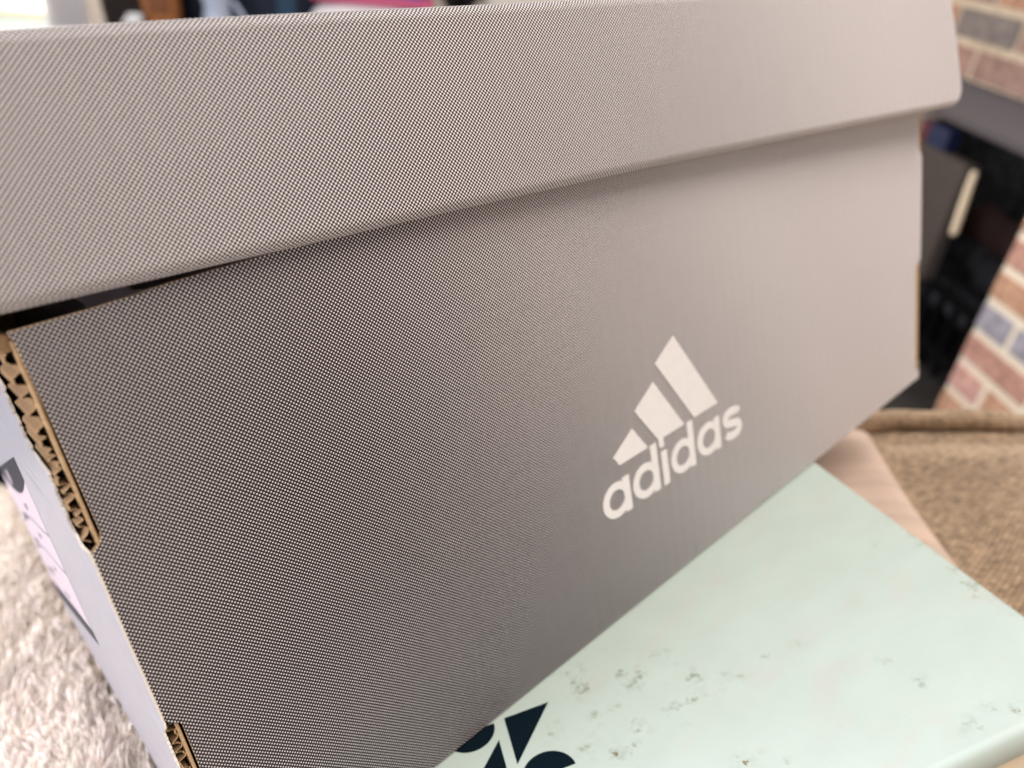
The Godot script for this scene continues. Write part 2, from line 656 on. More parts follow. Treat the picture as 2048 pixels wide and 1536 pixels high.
	b.sheet(36, 20, func(i, j): var a = -TAU * i / 36.0; var c = PI * (j / 20.0 - 0.5); var k = pow(absf(cos(c)), 0.5); return Vector3(0.22 * k * signf(cos(a)) * pow(absf(cos(a)), 0.5), 0.055 + 0.06 * sin(c) + 0.003 * nc.get_noise_2d(i * 9, j * 9), 0.13 * k * signf(sin(a)) * pow(absf(sin(a)), 0.5)), true)
	build("cover", b, M.navy, t)


# ---------------------------------------------------------------- mint box
func mint_box() -> void:
	var K := Vector2(0.1539, 0.0985)
	var ex := Vector2(-0.922, -0.3875)
	var ez := Vector2(0.496, -0.868)
	var t := thing("mint_box", "pale mint cardboard box with dark geometric print and scuff marks, under the grey shoe box", "box", Transform3D(Basis(), Vector3(0.12, -0.032, 0.0)))
	var off := t.position
	var ring := func(inset: float, y: float) -> PackedVector3Array:
		# outline with slightly rounded corners
		var out := PackedVector3Array()
		var r := 0.003
		var a := 0.165
		var c := 0.215
		for k in 4:
			var s := [Vector2(1, 1), Vector2(-1, 1), Vector2(-1, -1), Vector2(1, -1)]
			for m in 5:
				var ang: float = [0.0, PI / 2, PI, PI * 1.5][k] + m * PI / 8
				var q := Vector2(a / 2 - inset - r, c / 2 - inset - r) * Vector2(s[k].x, s[k].y) + Vector2(cos(ang), sin(ang)) * r
				var w := K + ex * (a / 2 + q.x) + ez * (c / 2 + q.y)
				out.append(Vector3(w.x, y, w.y) - off)
		return out
	var TOP := -0.0004
	var stack := [[0.0016, TOP - 0.0068], [0.0, TOP - 0.0066], [0.0, TOP - 0.0028], [0.0002, TOP - 0.0014], [0.0006, TOP - 0.0006], [0.0012, TOP - 0.0001], [0.0018, TOP]]
	var b := MB.new()
	b.map = func(p): return Vector2((p.x + off.x + 0.01) / 0.24, (p.z + off.z + 0.03) / 0.15)
	var rings := []
	for s in stack:
		rings.append(ring.call(s[0], s[1]))
	var n := 20
	# ex x ez points down or up: walk so that the outside is outside
	b.sheet(n, rings.size() - 1, func(i, j): return rings[j][(n - i) % n], true)
	var top: PackedVector3Array = rings[-1]
	for k in range(1, n - 1):
		b.tri(top[0], top[n - k], top[n - k - 1]) if (top[n - k] - top[0]).cross(top[n - k - 1] - top[0]).y > 0 else b.tri(top[0], top[n - k - 1], top[n - k])
	build("lid", b, mint_print(), t)
	b = MB.new()
	var low := [ring.call(0.0022, -0.0318), ring.call(0.0012, -0.031), ring.call(0.0012, TOP - 0.0064)]
	b.sheet(n, 2, func(i, j): return low[j][(n - i) % n], true)
	build("body", b, M.cream_board, t)
	# printed mark: two triangles and two half discs
	var tris := [[Vector2(63.9, 1.1), Vector2(74.1, 5.8), Vector2(57.1, 13.6)], [Vector2(58.9, 5.1), Vector2(41.9, 12.9), Vector2(52.1, 17.6)]]
	for s in tris:
		ink_mark(PackedVector2Array(s), t, off, TOP)
	for s in [[Vector2(55.9, -2.2), 0.0], [Vector2(60.1, 20.9), PI]]:
		var p := PackedVector2Array()
		for k in 33:
			var a: float = atan2(0.42, 0.907) + s[1] + PI * k / 32.0
			p.append(s[0] + Vector2(cos(a), sin(a)) * 6.0)
		ink_mark(p, t, off, TOP)


func ink_mark(p: PackedVector2Array, t: Node3D, off: Vector3, top: float) -> void:
	var b := MB.new()
	b.slab(p, func(q, h): return Vector3(q.x / 1000, h, q.y / 1000) - off, top + 0.00005, top - 0.0002, false)
	build("printed_mark", b, M.ink, t)


func mint_print() -> StandardMaterial3D:
	# mint paper with rubbed-in dirt
	var w := 1440
	var h := 900
	var im := Image.create(w, h, false, Image.FORMAT_RGB8)
	im.fill(lin(0.485, 0.570, 0.522))
	var r := RandomNumberGenerator.new()
	r.seed = 77
	var nz := FastNoiseLite.new()
	nz.seed = 2
	nz.frequency = 0.012
	nz.fractal_octaves = 4
	for y in h:
		for x in w:
			var k := nz.get_noise_2d(x * 0.6, y)
			var c := 1.0 + 0.018 * k
			var p := maxf(0.0, nz.get_noise_2d(x * 0.35 + 900, y * 0.9 + 300) - 0.15) * 0.10
			im.set_pixel(x, y, Color(lin(0.485, 0.570, 0.522).r * (c + p * 0.3), lin(0.485, 0.570, 0.522).g * (c - p * 0.4), lin(0.485, 0.570, 0.522).b * (c - p * 0.3)))
	# x, z in millimetres, strength
	var specks := [[83.6, -1.5, 2], [83.3, 2.4, 1], [82.4, 6.8, 3], [82.4, 9.5, 3], [87.5, 3.6, 1], [91.4, 12.9, 3], [91.7, 17.4, 1], [93.8, 18.0, 3], [90.0, 18.4, 2], [101.3, 15.8, 1], [104.9, 17.6, 1]]
	specks += [[101.1, 27.4, 3], [101.7, 29.8, 1], [106.7, 32.7, 1], [108.4, 36.4, 1], [91.4, 29.9, 2], [95.8, 32.3, 2], [93.3, 31.1, 1], [78.1, 16.8, 1], [77.9, 17.8, 1], [82.8, 19.6, 1], [67.6, 13.2, 1], [82.2, 25.5, 1]]
	specks += [[81.2, 27.7, 2], [69.8, 21.5, 2], [69.9, 23.7, 1], [73.1, 28.2, 4], [72.9, 26.9, 1], [76.3, 29.8, 2], [88.0, 50.4, 4], [88.2, 49.1, 1], [184.3, 42.5, 2], [180.7, 46.1, 1], [174.4, 57.6, 1], [169.9, 62.4, 2]]
	specks += [[169.9, 64.2, 3], [166.3, 66.0, 1], [131.0, 68.2, 2], [131.7, 81.9, 1], [133.6, 85.0, 4], [125.4, 80.4, 2], [125.4, 79.4, 1], [173.5, 37.6, 1], [125.9, 41.0, 1], [117.6, 37.3, 1], [132.2, 59.4, 1], [94.0, 57.1, 1]]
	for s in specks:
		var big := int(s[2])
		for k in [5, 8, 14, 8][big - 1]:
			var ox := r.randfn(0, [0.5, 0.7, 1.0, 0.35][big - 1])
			var oz := r.randfn(0, [0.4, 0.6, 0.8, 0.35][big - 1])
			var col := lin(0.22, 0.27, 0.20) if big < 4 else lin(0.15, 0.11, 0.05)
			if r.randf() < 0.3:
				col = lin(0.33, 0.31, 0.22)
			blot(im, s[0] + ox, s[1] + oz, r.randf_range(0.22, 0.72) * (1.0 if big < 4 else 0.6), col, [0.16, 0.28, 0.42, 0.7][big - 1] * r.randf_range(0.5, 1.2), nz)
	for s in specks:
		for k in 4:
			blot(im, s[0] + r.randfn(0, 1.3), s[1] + r.randfn(0, 0.9), r.randf_range(0.7, 1.7), lin(0.27, 0.32, 0.25), 0.055 * minf(float(s[2]), 3.0) * r.randf_range(0.4, 1.1), nz)
	for k in 300:
		var x := r.randf_range(60, 205)
		var z := r.randf_range(0, 95)
		blot(im, x, z, r.randf_range(0.12, 0.4), lin(0.28, 0.30, 0.24), r.randf_range(0.02, 0.09), nz)
	for k in 90:      # soft scuffs beside the print
		blot(im, r.randf_range(66, 104), r.randf_range(2, 36), r.randf_range(0.35, 1.1), lin(0.24, 0.29, 0.22), r.randf_range(0.03, 0.16) * r.randf(), nz)
	for k in 26:      # pinkish smudges
		blot(im, r.randf_range(70, 190), r.randf_range(0, 80), r.randf_range(1.5, 5.0), lin(0.62, 0.53, 0.45), r.randf_range(0.03, 0.09), nz)
	for k in 70:      # grime along the worn rims
		var s := r.randf()
		var q := Vector2(153.9, 98.5) + Vector2(0.496, -0.868) * s * 115.0 + Vector2(-0.922, -0.3875) * r.randf_range(0.8, 4.0)
		blot(im, q.x, q.y, r.randf_range(0.3, 0.9), lin(0.36, 0.36, 0.27), r.randf_range(0.04, 0.14), nz)
	var m := mat(Color.WHITE, 0.6, 0.35)
	m.albedo_texture = ImageTexture.create_from_image(im)
	m.texture_repeat = false
	m.heightmap_enabled = true
	m.heightmap_scale = 0.003
	m.heightmap_texture = noise_tex(512, 0.12, Color.BLACK, Color.WHITE, 0, 3, 91)
	return m


func blot(im: Image, mx: float, mz: float, rad: float, col: Color, strength: float, nz: FastNoiseLite) -> void:
	var sx := im.get_width() / 240.0
	var sz := im.get_height() / 150.0
	var cx := (mx + 10.0) * sx
	var cz := (mz + 30.0) * sz
	var rx := rad * sx * 1.6
	for y in range(maxi(0, int(cz - rx)), mini(im.get_height(), int(cz + rx) + 1)):
		for x in range(maxi(0, int(cx - rx)), mini(im.get_width(), int(cx + rx) + 1)):
			var d := Vector2(x - cx, y - cz).length() / (rad * sx) + 0.9 * nz.get_noise_2d(x * 7, y * 7)
			var a := strength * smoothstep(1.1, 0.3, d)
			if a > 0.0:
				im.set_pixel(x, y, im.get_pixel(x, y).lerp(col, a))


# ---------------------------------------------------------------- shoe box
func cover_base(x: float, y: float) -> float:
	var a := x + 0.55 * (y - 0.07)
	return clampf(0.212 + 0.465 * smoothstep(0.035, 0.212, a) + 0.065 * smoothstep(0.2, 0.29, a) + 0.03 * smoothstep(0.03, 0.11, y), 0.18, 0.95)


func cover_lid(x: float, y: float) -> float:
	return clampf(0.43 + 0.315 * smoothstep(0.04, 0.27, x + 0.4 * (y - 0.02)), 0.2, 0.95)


func shoe_box() -> void:
	var t := thing("shoe_box", "grey halftone-printed shoe box with white striped sports logo, standing on the mint box", "shoe box")
	# front panel: the outline with its notches for the end flaps, split so that each half has its own print
	var outline := PackedVector2Array()
	for p in [[1.2, 117.9], [1.5, 116.0], [1.9, 101.0], [2.1, 85.0], [1.4, 83.4], [-0.1, 82.4], [-0.15, 66.0], [-0.1, 49.4], [0.3, 47.9], [1.0, 47.5], [1.8, 47.2], [2.1, 46.2], [2.0, 36.0], [2.2, 8.0], [0.0, 6.5], [0.0, 0.3], [290.2, 0.3], [290.2, 4.0], [287.2, 5.0], [286.6, 46.0], [287.2, 47.8], [290.9, 50.0], [291.0, 70.0], [290.8, 87.6], [290.0, 89.4], [288.2, 90.6], [287.7, 93.0], [287.8, 117.6], [180.0, 117.8], [100.0, 118.2], [45.0, 118.6], [24.0, 118.4], [13.0, 117.9]]:
		outline.append(Vector2(p[0], p[1]) / 1000)
	var at := func(q, h): return Vector3(q.x, q.y, h)
	var mesh := ArrayMesh.new()
	var xm := 0.145
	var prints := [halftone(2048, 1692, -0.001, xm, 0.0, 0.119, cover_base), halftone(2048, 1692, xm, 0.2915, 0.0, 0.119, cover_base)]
	for k in 2:
		var cut := PackedVector2Array([Vector2(-0.01, -0.01), Vector2(xm, -0.01), Vector2(xm, 0.13), Vector2(-0.01, 0.13)]) if k == 0 else PackedVector2Array([Vector2(xm, -0.01), Vector2(0.3, -0.01), Vector2(0.3, 0.13), Vector2(xm, 0.13)])
		for piece in Geometry2D.intersect_polygons(outline, cut):
			var b := MB.new()
			var x0 := -0.001 if k == 0 else xm
			var x1 := xm if k == 0 else 0.2915
			b.map = func(p): return Vector2((p.x - x0) / (x1 - x0), 1.0 - p.y / 0.119)
			var tri := Geometry2D.triangulate_polygon(piece)
			for i in range(0, tri.size(), 3):
				var a: Vector3 = at.call(piece[tri[i]], 0.0)
				var c: Vector3 = at.call(piece[tri[i + 1]], 0.0)
				var d: Vector3 = at.call(piece[tri[i + 2]], 0.0)
				if (c - a).cross(d - a).z > 0:
					b.tri(a, c, d)
				else:
					b.tri(a, d, c)
			b.into(mesh, prints[k])
	var bb := MB.new()
	var inner := outline.duplicate()
	bb.slab(inner, at, -0.00002, -0.0013)
	bb.into(mesh, M.kraft)
	part("front_panel", mesh, t)

	# the white-lined end panel at the left: outer paper with a torn front edge, fluting, inner liner
	end_panel(t, 0.0, 1.0)
	end_panel(t, BOX_L, -1.0)
	# back and bottom
	var b := MB.new()
	b.box(Vector3(0.0016, 0.0003, -BOX_D), Vector3(BOX_L - 0.0016, BOX_H, -BOX_D + 0.0016), 0.0002)
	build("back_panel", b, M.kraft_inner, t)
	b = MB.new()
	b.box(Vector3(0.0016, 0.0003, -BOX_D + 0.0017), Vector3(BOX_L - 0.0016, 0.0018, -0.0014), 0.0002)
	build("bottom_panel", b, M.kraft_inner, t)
	logo(t)

	# printed tissue paper inside
	var tis := thing("tissue_paper", "dark printed wrapping tissue seen in the gap under the lid", "tissue paper", Transform3D(Basis(), Vector3(0.02, 0.02, -0.02)))
	var tn := FastNoiseLite.new()
	tn.seed = 8
	var off := tis.position
	b = MB.new()
	b.map = func(p): return Vector2((p.x + off.x) / 0.29, -(p.z + off.z) / 0.153)
	b.sheet(60, 34, func(i, j): var x = 0.004 + i * 0.0047; var z = -0.0035 - j * 0.0042; var edge = minf(minf(i, 60 - i), minf(j, 34 - j)); return Vector3(x, 0.1075 + 0.004 * tn.get_noise_2d(x * 3000, z * 3000) - 0.08 * smoothstep(3.0, 0.0, edge) * (0.3 if j < 5 else 1.0), z) - off)
	var ti := Image.create(512, 256, false, Image.FORMAT_RGB8)
	ti.fill(lin(0.06, 0.048, 0.055))
	for q in [[0, 0, 18, 256, 0.03], [44, 0, 24, 256, 0.62], [68, 20, 60, 40, 0.05], [150, 0, 60, 256, 0.5], [260, 0, 40, 256, 0.5], [340, 40, 90, 120, 0.1]]:
		ti.fill_rect(Rect2i(q[0], q[1], q[2], q[3]), lin(q[4] * 0.95, q[4] * 0.93, q[4] * 1.1))
	var tm := mat(Color.WHITE, 0.6)
	tm.albedo_texture = ImageTexture.create_from_image(ti)
	build("sheet", b, tm, tis)


func end_panel(t: Node3D, x0: float, s: float) -> void:
	var root := Node3D.new()
	root.name = "end_panel"
	t.add_child(root, true)
	var r := RandomNumberGenerator.new()
	r.seed = 50 + int(s)
	var P := func(x: float, y: float, z: float) -> Vector3: return Vector3(x0 + s * x, y, z)
	var torn := FastNoiseLite.new()
	torn.seed = 9
	torn.frequency = 1.0
	# where the outer paper stops, along the height: flush at the tabs, torn back at the notches
	var rim := func(y: float) -> float:
		var z := -0.0002
		var notch := maxf(smoothstep(0.0825, 0.0845, y), smoothstep(0.0475, 0.046, y) * smoothstep(0.006, 0.008, y))
		z -= notch * (0.0006 + 0.0005 * (0.5 + 0.5 * torn.get_noise_2d(y * 700, 0)) + 0.0006 * torn.get_noise_2d(y * 2600, 4))
		z -= 0.0035 * smoothstep(0.0838, 0.086, y) * (0.6 + 0.6 * torn.get_noise_2d(y * 420, 17))
		z -= 0.0125 * smoothstep(0.0962, 0.0976, y) * (0.85 + 0.45 * torn.get_noise_2d(y * 260, 7))
		z -= 0.0110 * smoothstep(0.1085, 0.1105, y)
		z = minf(z, -0.0002)
		return z
	var tab := func(y: float) -> float: return smoothstep(0.0842, 0.0822, y) * smoothstep(0.0462, 0.048, y) + smoothstep(0.0075, 0.006, y)
	var rows := 236
	var b := MB.new()
	var zs := [0.0, 0.0004, 0.002, 0.01, 0.03, 0.06, 0.10, 0.15]
	var bow := func(y: float, z: float) -> float: return -0.0010 + 0.00052 * tab.call(y) * smoothstep(-0.012, -0.001, z) - 0.0004 * sin(PI * y / BOX_H) * smoothstep(0.0, -0.03, z) + 0.00025 * exp(-pow((z + 0.033) / 0.0011, 2)) - 0.0002 * exp(-pow((z + 0.0365) / 0.0015, 2))
	var face := func(i: int, j: int) -> Vector3:
		var y := 0.0004 + (BOX_H - 0.0018) * j / float(rows)
		var z0: float = rim.call(y)
		var z := z0 - float(zs[i]) * (BOX_D + z0) / 0.15
		return P.call(bow.call(y, z), y, z)
	b.map = func(p): return Vector2(-p.z / BOX_D, p.y / BOX_H)
	if s > 0:
		b.sheet(7, rows, func(i, j): return face.call(7 - i, j))
	else:
		b.sheet(7, rows, face)
	build("outer_paper", b, M.white_paper, root)
	# the torn paper's thickness
	b = MB.new()
	for j in rows:
		var a: Vector3 = face.call(0, j)
		var c: Vector3 = face.call(0, j + 1)
		var d := Vector3(s * (0.00038 + 0.00012 * torn.get_noise_2d(j * 5.0, 2)), 0, 0.00005)
		b.edge(a, a + d, c + d, c, (a + c) / 2 - Vector3(0, 0, 1))
	build("torn_edge", b, M.torn_paper, root)
	# fluting: a wavy sheet whose waves show on the cut edge
	b = MB.new()
	var steps := 420
	var lam := 0.0026
	var wave := func(i: int, j: int) -> Vector3:
		var y := 0.0006 + (BOX_H - 0.0022) * j / float(steps)
		var ph := y / lam + 0.8 * torn.get_noise_2d(y * 260, 31)
		var w := sin(TAU * ph) * (0.82 + 0.3 * torn.get_noise_2d(y * 500, 55))
		var x := 0.00012 + 0.00078 * (signf(w) * pow(absf(w), 0.7)) + 0.00012 * torn.get_noise_2d(y * 700, 5)
		var z: float = [-0.0009, -0.004, -0.012][i] + (0.0003 * torn.get_noise_2d(y * 900, 11) if i == 0 else 0.0)
		return P.call(lerpf(x, 0.0006, 0.7 * tab.call(y)), y, z - 0.0004 * smoothstep(0.0955, 0.0985, y) - 0.003 * tab.call(y))
	b.sheet(2, steps, wave)
	var flute := b.into(ArrayMesh.new(), M.kraft_inner)  # sheet in darker kraft, painting in the shade of the flute hollows
	# its cut thickness
	b = MB.new()
	for j in steps:
		var a: Vector3 = wave.call(0, j)
		var c: Vector3 = wave.call(0, j + 1)
		var d := Vector3(s * 0.00022, 0, 0.00004)
		b.edge(a, a + d, c + d, c, (a + c) / 2 - Vector3(0, 0, 1))
	part("fluting", b.into(flute, M.kraft), root)
	# inner liner
	b = MB.new()
	var liner := func(i: int, j: int) -> Vector3:
		var y := 0.0005 + (BOX_H - 0.0019) * j / 60.0
		var w := 0.00007 * torn.get_noise_2d(y * 500, 77)
		var far := 0.00162 if s > 0 else 0.0029
		var near := 0.00098 if s > 0 else -0.0004
		var sec := [Vector2(near + w, -0.03), Vector2(near + w, -0.0008), Vector2(near + 0.00014 + w, -0.0005), Vector2(far - 0.00012 + w, -0.0005), Vector2(far + w, -0.0008), Vector2(far + w, -BOX_D)]
		return P.call(sec[i].x, y, sec[i].y)
	if s > 0:
		b.sheet(5, 60, liner)
	else:
		b.sheet(5, 60, func(i, j): return liner.call(5 - i, j))
	build("inner_liner", b, M.kraft, root)
	# the folded-over top
	b = MB.new()
	var path := PackedVector3Array()
	for k in 12:
		path.append(P.call(0.0003, BOX_H - 0.0016 + 0.0003 * sin(k * 2.1), -0.0012 - k * (BOX_D - 0.003) / 11.0))
	b.tube(path, func(j): return 0.0013, 10)
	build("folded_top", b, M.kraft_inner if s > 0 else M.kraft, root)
	if s < 0:
		return
	# the size sticker near the back edge
	var im := Image.create(256, 256, false, Image.FORMAT_RGB8)
	im.fill(lin(0.50, 0.425, 0.455))
	for y in 256:
		for x in 256:
			var v := y / 256.0
			var u := x / 256.0
			var dark := 0.0
			if v < 0.18 - 0.10 * (u - 0.4) * (u - 0.4) * 4.0:
				dark = 0.93
				if Vector2(u - 0.62, (v - 0.08) * 1.4).length() < 0.07:
					dark = 0.2
			if v > 0.86 + 0.06 * (0.9 - u) * (0.9 - u):
				dark = 0.86
			for q in [0.36, 0.56]:
				if absf(v - q - 0.03 * cos(u * 6.0)) < 0.012:
					dark = 0.28
			if dark > 0:
				im.set_pixel(x, y, lin(0.50, 0.425, 0.455).lerp(lin(0.03, 0.03, 0.035), dark))
	for q in [[90, 62, 30, 10], [150, 80, 60, 13], [84, 108, 26, 8], [160, 126, 52, 12], [96, 164, 24, 8], [150, 178, 56, 13], [80, 206, 40, 6]]:
		for y in range(q[1], q[1] + q[3]):
			for x in range(q[0], q[0] + q[2]):
				if (x * 7 + y * 3) % 11 < 7:
					im.set_pixel(x, y, lin(0.07, 0.065, 0.07))
	var lm := mat(Color.WHITE, 0.7, 0.2)
	lm.albedo_texture = ImageTexture.create_from_image(im)
	lm.texture_repeat = false
	b = MB.new()
	b.map = func(p): return Vector2((-p.z - 0.058) / 0.0935, 1.0 - (p.y - 0.3 * (p.z + 0.15) - 0.008) / 0.049)
	b.sheet(12, 12, func(i, j): var z = -0.1515 + 0.0935 * i / 12.0; var y = 0.008 + 0.049 * j / 12.0 + 0.3 * (z + 0.15); return P.call(bow.call(y, z) - 0.00004, y, z))
	build("size_sticker", b, lm, root)


func logo(t: Node3D) -> void:
	var z0 := -0.0003
	var z1 := 0.00022
	var mm := func(q, h): return Vector3(q.x / 1000, q.y / 1000, h)
	var bars := [[[141.05, 69.5], [132.74, 64.6], [146.32, 43.5], [157.48, 43.5]], [[131.15, 60.1], [122.82, 55.1], [130.45, 43.7], [130.62, 41.0], [132.6, 40.85], [132.45, 43.4], [141.73, 43.4]], [[121.1, 51.0], [113.0, 46.2], [114.7, 43.35], [126.15, 43.3]]]
	for q in bars:
		var p := PackedVector2Array()
		for k in q:
			p.append(Vector2(k[0], k[1]))
		var b := MB.new()
		b.slab(p, mm, z1, z0, false)
		build("logo_bar", b, M.foil, t)
	# letters: centre of the bowl, outer radii, inner radii, stem left, right, bottom, top
	var letters := [["letter_a", 112.2, 5.35, 115.0, 117.5, 39.4], ["letter_d", 123.95, 5.35, 126.8, 129.3, 43.2], ["letter_i", 0.0, 0.0, 130.85, 133.3, 39.55], ["letter_d", 139.95, 5.3, 142.7, 145.2, 43.2], ["letter_a", 152.0, 5.45, 154.9, 157.4, 39.35]]
	for l in letters:
		var b := MB.new()
		if l[2] > 0.0:
			var n := 48
			var c := Vector2(l[1], 34.4)
			var outer := Vector2(l[2], 4.95)
			var inner := Vector2(2.95, 2.85)
			for k in n:
				var a := TAU * k / n
				var a2 := TAU * (k + 1) / n
				var q := [c + outer * Vector2(cos(a), sin(a)), c + outer * Vector2(cos(a2), sin(a2)), c + inner * Vector2(cos(a2), sin(a2)), c + inner * Vector2(cos(a), sin(a))]
				for m in 4:      # the bowl ends at the stem's right side
					q[m].x = minf(q[m].x, l[4] - 0.4)
				b.quad(mm.call(q[3], z1), mm.call(q[0], z1), mm.call(q[1], z1), mm.call(q[2], z1))
				b.quad(mm.call(q[0], z1), mm.call(q[0], z0), mm.call(q[1], z0), mm.call(q[1], z1))
				b.quad(mm.call(q[2], z1), mm.call(q[2], z0), mm.call(q[3], z0), mm.call(q[3], z1))
		b.slab(PackedVector2Array([Vector2(l[3], 29.35), Vector2(l[4], 29.35), Vector2(l[4], l[5]), Vector2(l[3], l[5])]), mm, z1 + 0.00003, z0, false)
		build(l[0], b, M.foil, t)
	# s: a stroke along a curve
	var cv := Curve2D.new()
	cv.bake_interval = 0.1
	for q in [[166.95, 36.9, 0.4, 0.5], [164.0, 38.1, -1.6, 0.15], [160.2, 36.3, 0.0, -1.3], [163.7, 34.25, 2.0, -0.4], [167.1, 32.2, 0.0, -1.5], [163.7, 30.35, -1.8, -0.05], [160.2, 31.9, -0.5, 0.6]]:
		cv.add_point(Vector2(q[0], q[1]), -Vector2(q[2], q[3]), Vector2(q[2], q[3]))
	var pts := cv.get_baked_points()
	if pts.size() > 60:
		var some := PackedVector2Array()
		for k in 49:
			some.append(cv.sample_baked(cv.get_baked_length() * k / 48.0))
		pts = some
	var b := MB.new()
	var w := 1.2
	for k in pts.size() - 1:
		var d0 := (pts[mini(k + 1, pts.size() - 1)] - pts[maxi(k - 1, 0)]).normalized().orthogonal() * w
		var d1 := (pts[mini(k + 2, pts.size() - 1)] - pts[k]).normalized().orthogonal() * w
		var q := [pts[k] - d0, pts[k] + d0, pts[k + 1] + d1, pts[k + 1] - d1]
		var a: Vector3 = mm.call(q[0], z1)
		var c: Vector3 = mm.call(q[1], z1)
		var e: Vector3 = mm.call(q[2], z1)
		var f: Vector3 = mm.call(q[3], z1)
		if (c - a).cross(e - a).z > 0:
			b.quad(a, c, e, f)
		else:
			b.quad(f, e, c, a)
		b.edge(mm.call(q[0], z1), mm.call(q[0], z0), mm.call(q[3], z0), mm.call(q[3], z1), mm.call(pts[k], (z0 + z1) / 2))
		b.edge(mm.call(q[1], z1), mm.call(q[1], z0), mm.call(q[2], z0), mm.call(q[2], z1), mm.call(pts[k], (z0 + z1) / 2))
	build("letter_s", b, M.foil, t)


# ---------------------------------------------------------------- lid
func lid_z(x: float) -> float:
	return 0.0022 + 0.0095 * x / 0.3


func curve(xs: Array, ys: Array, x: float) -> float:
	for k in xs.size() - 1:
		if x <= xs[k + 1]:
			return lerpf(ys[k], ys[k + 1], (x - xs[k]) / (xs[k + 1] - xs[k]))
	return ys[-1]


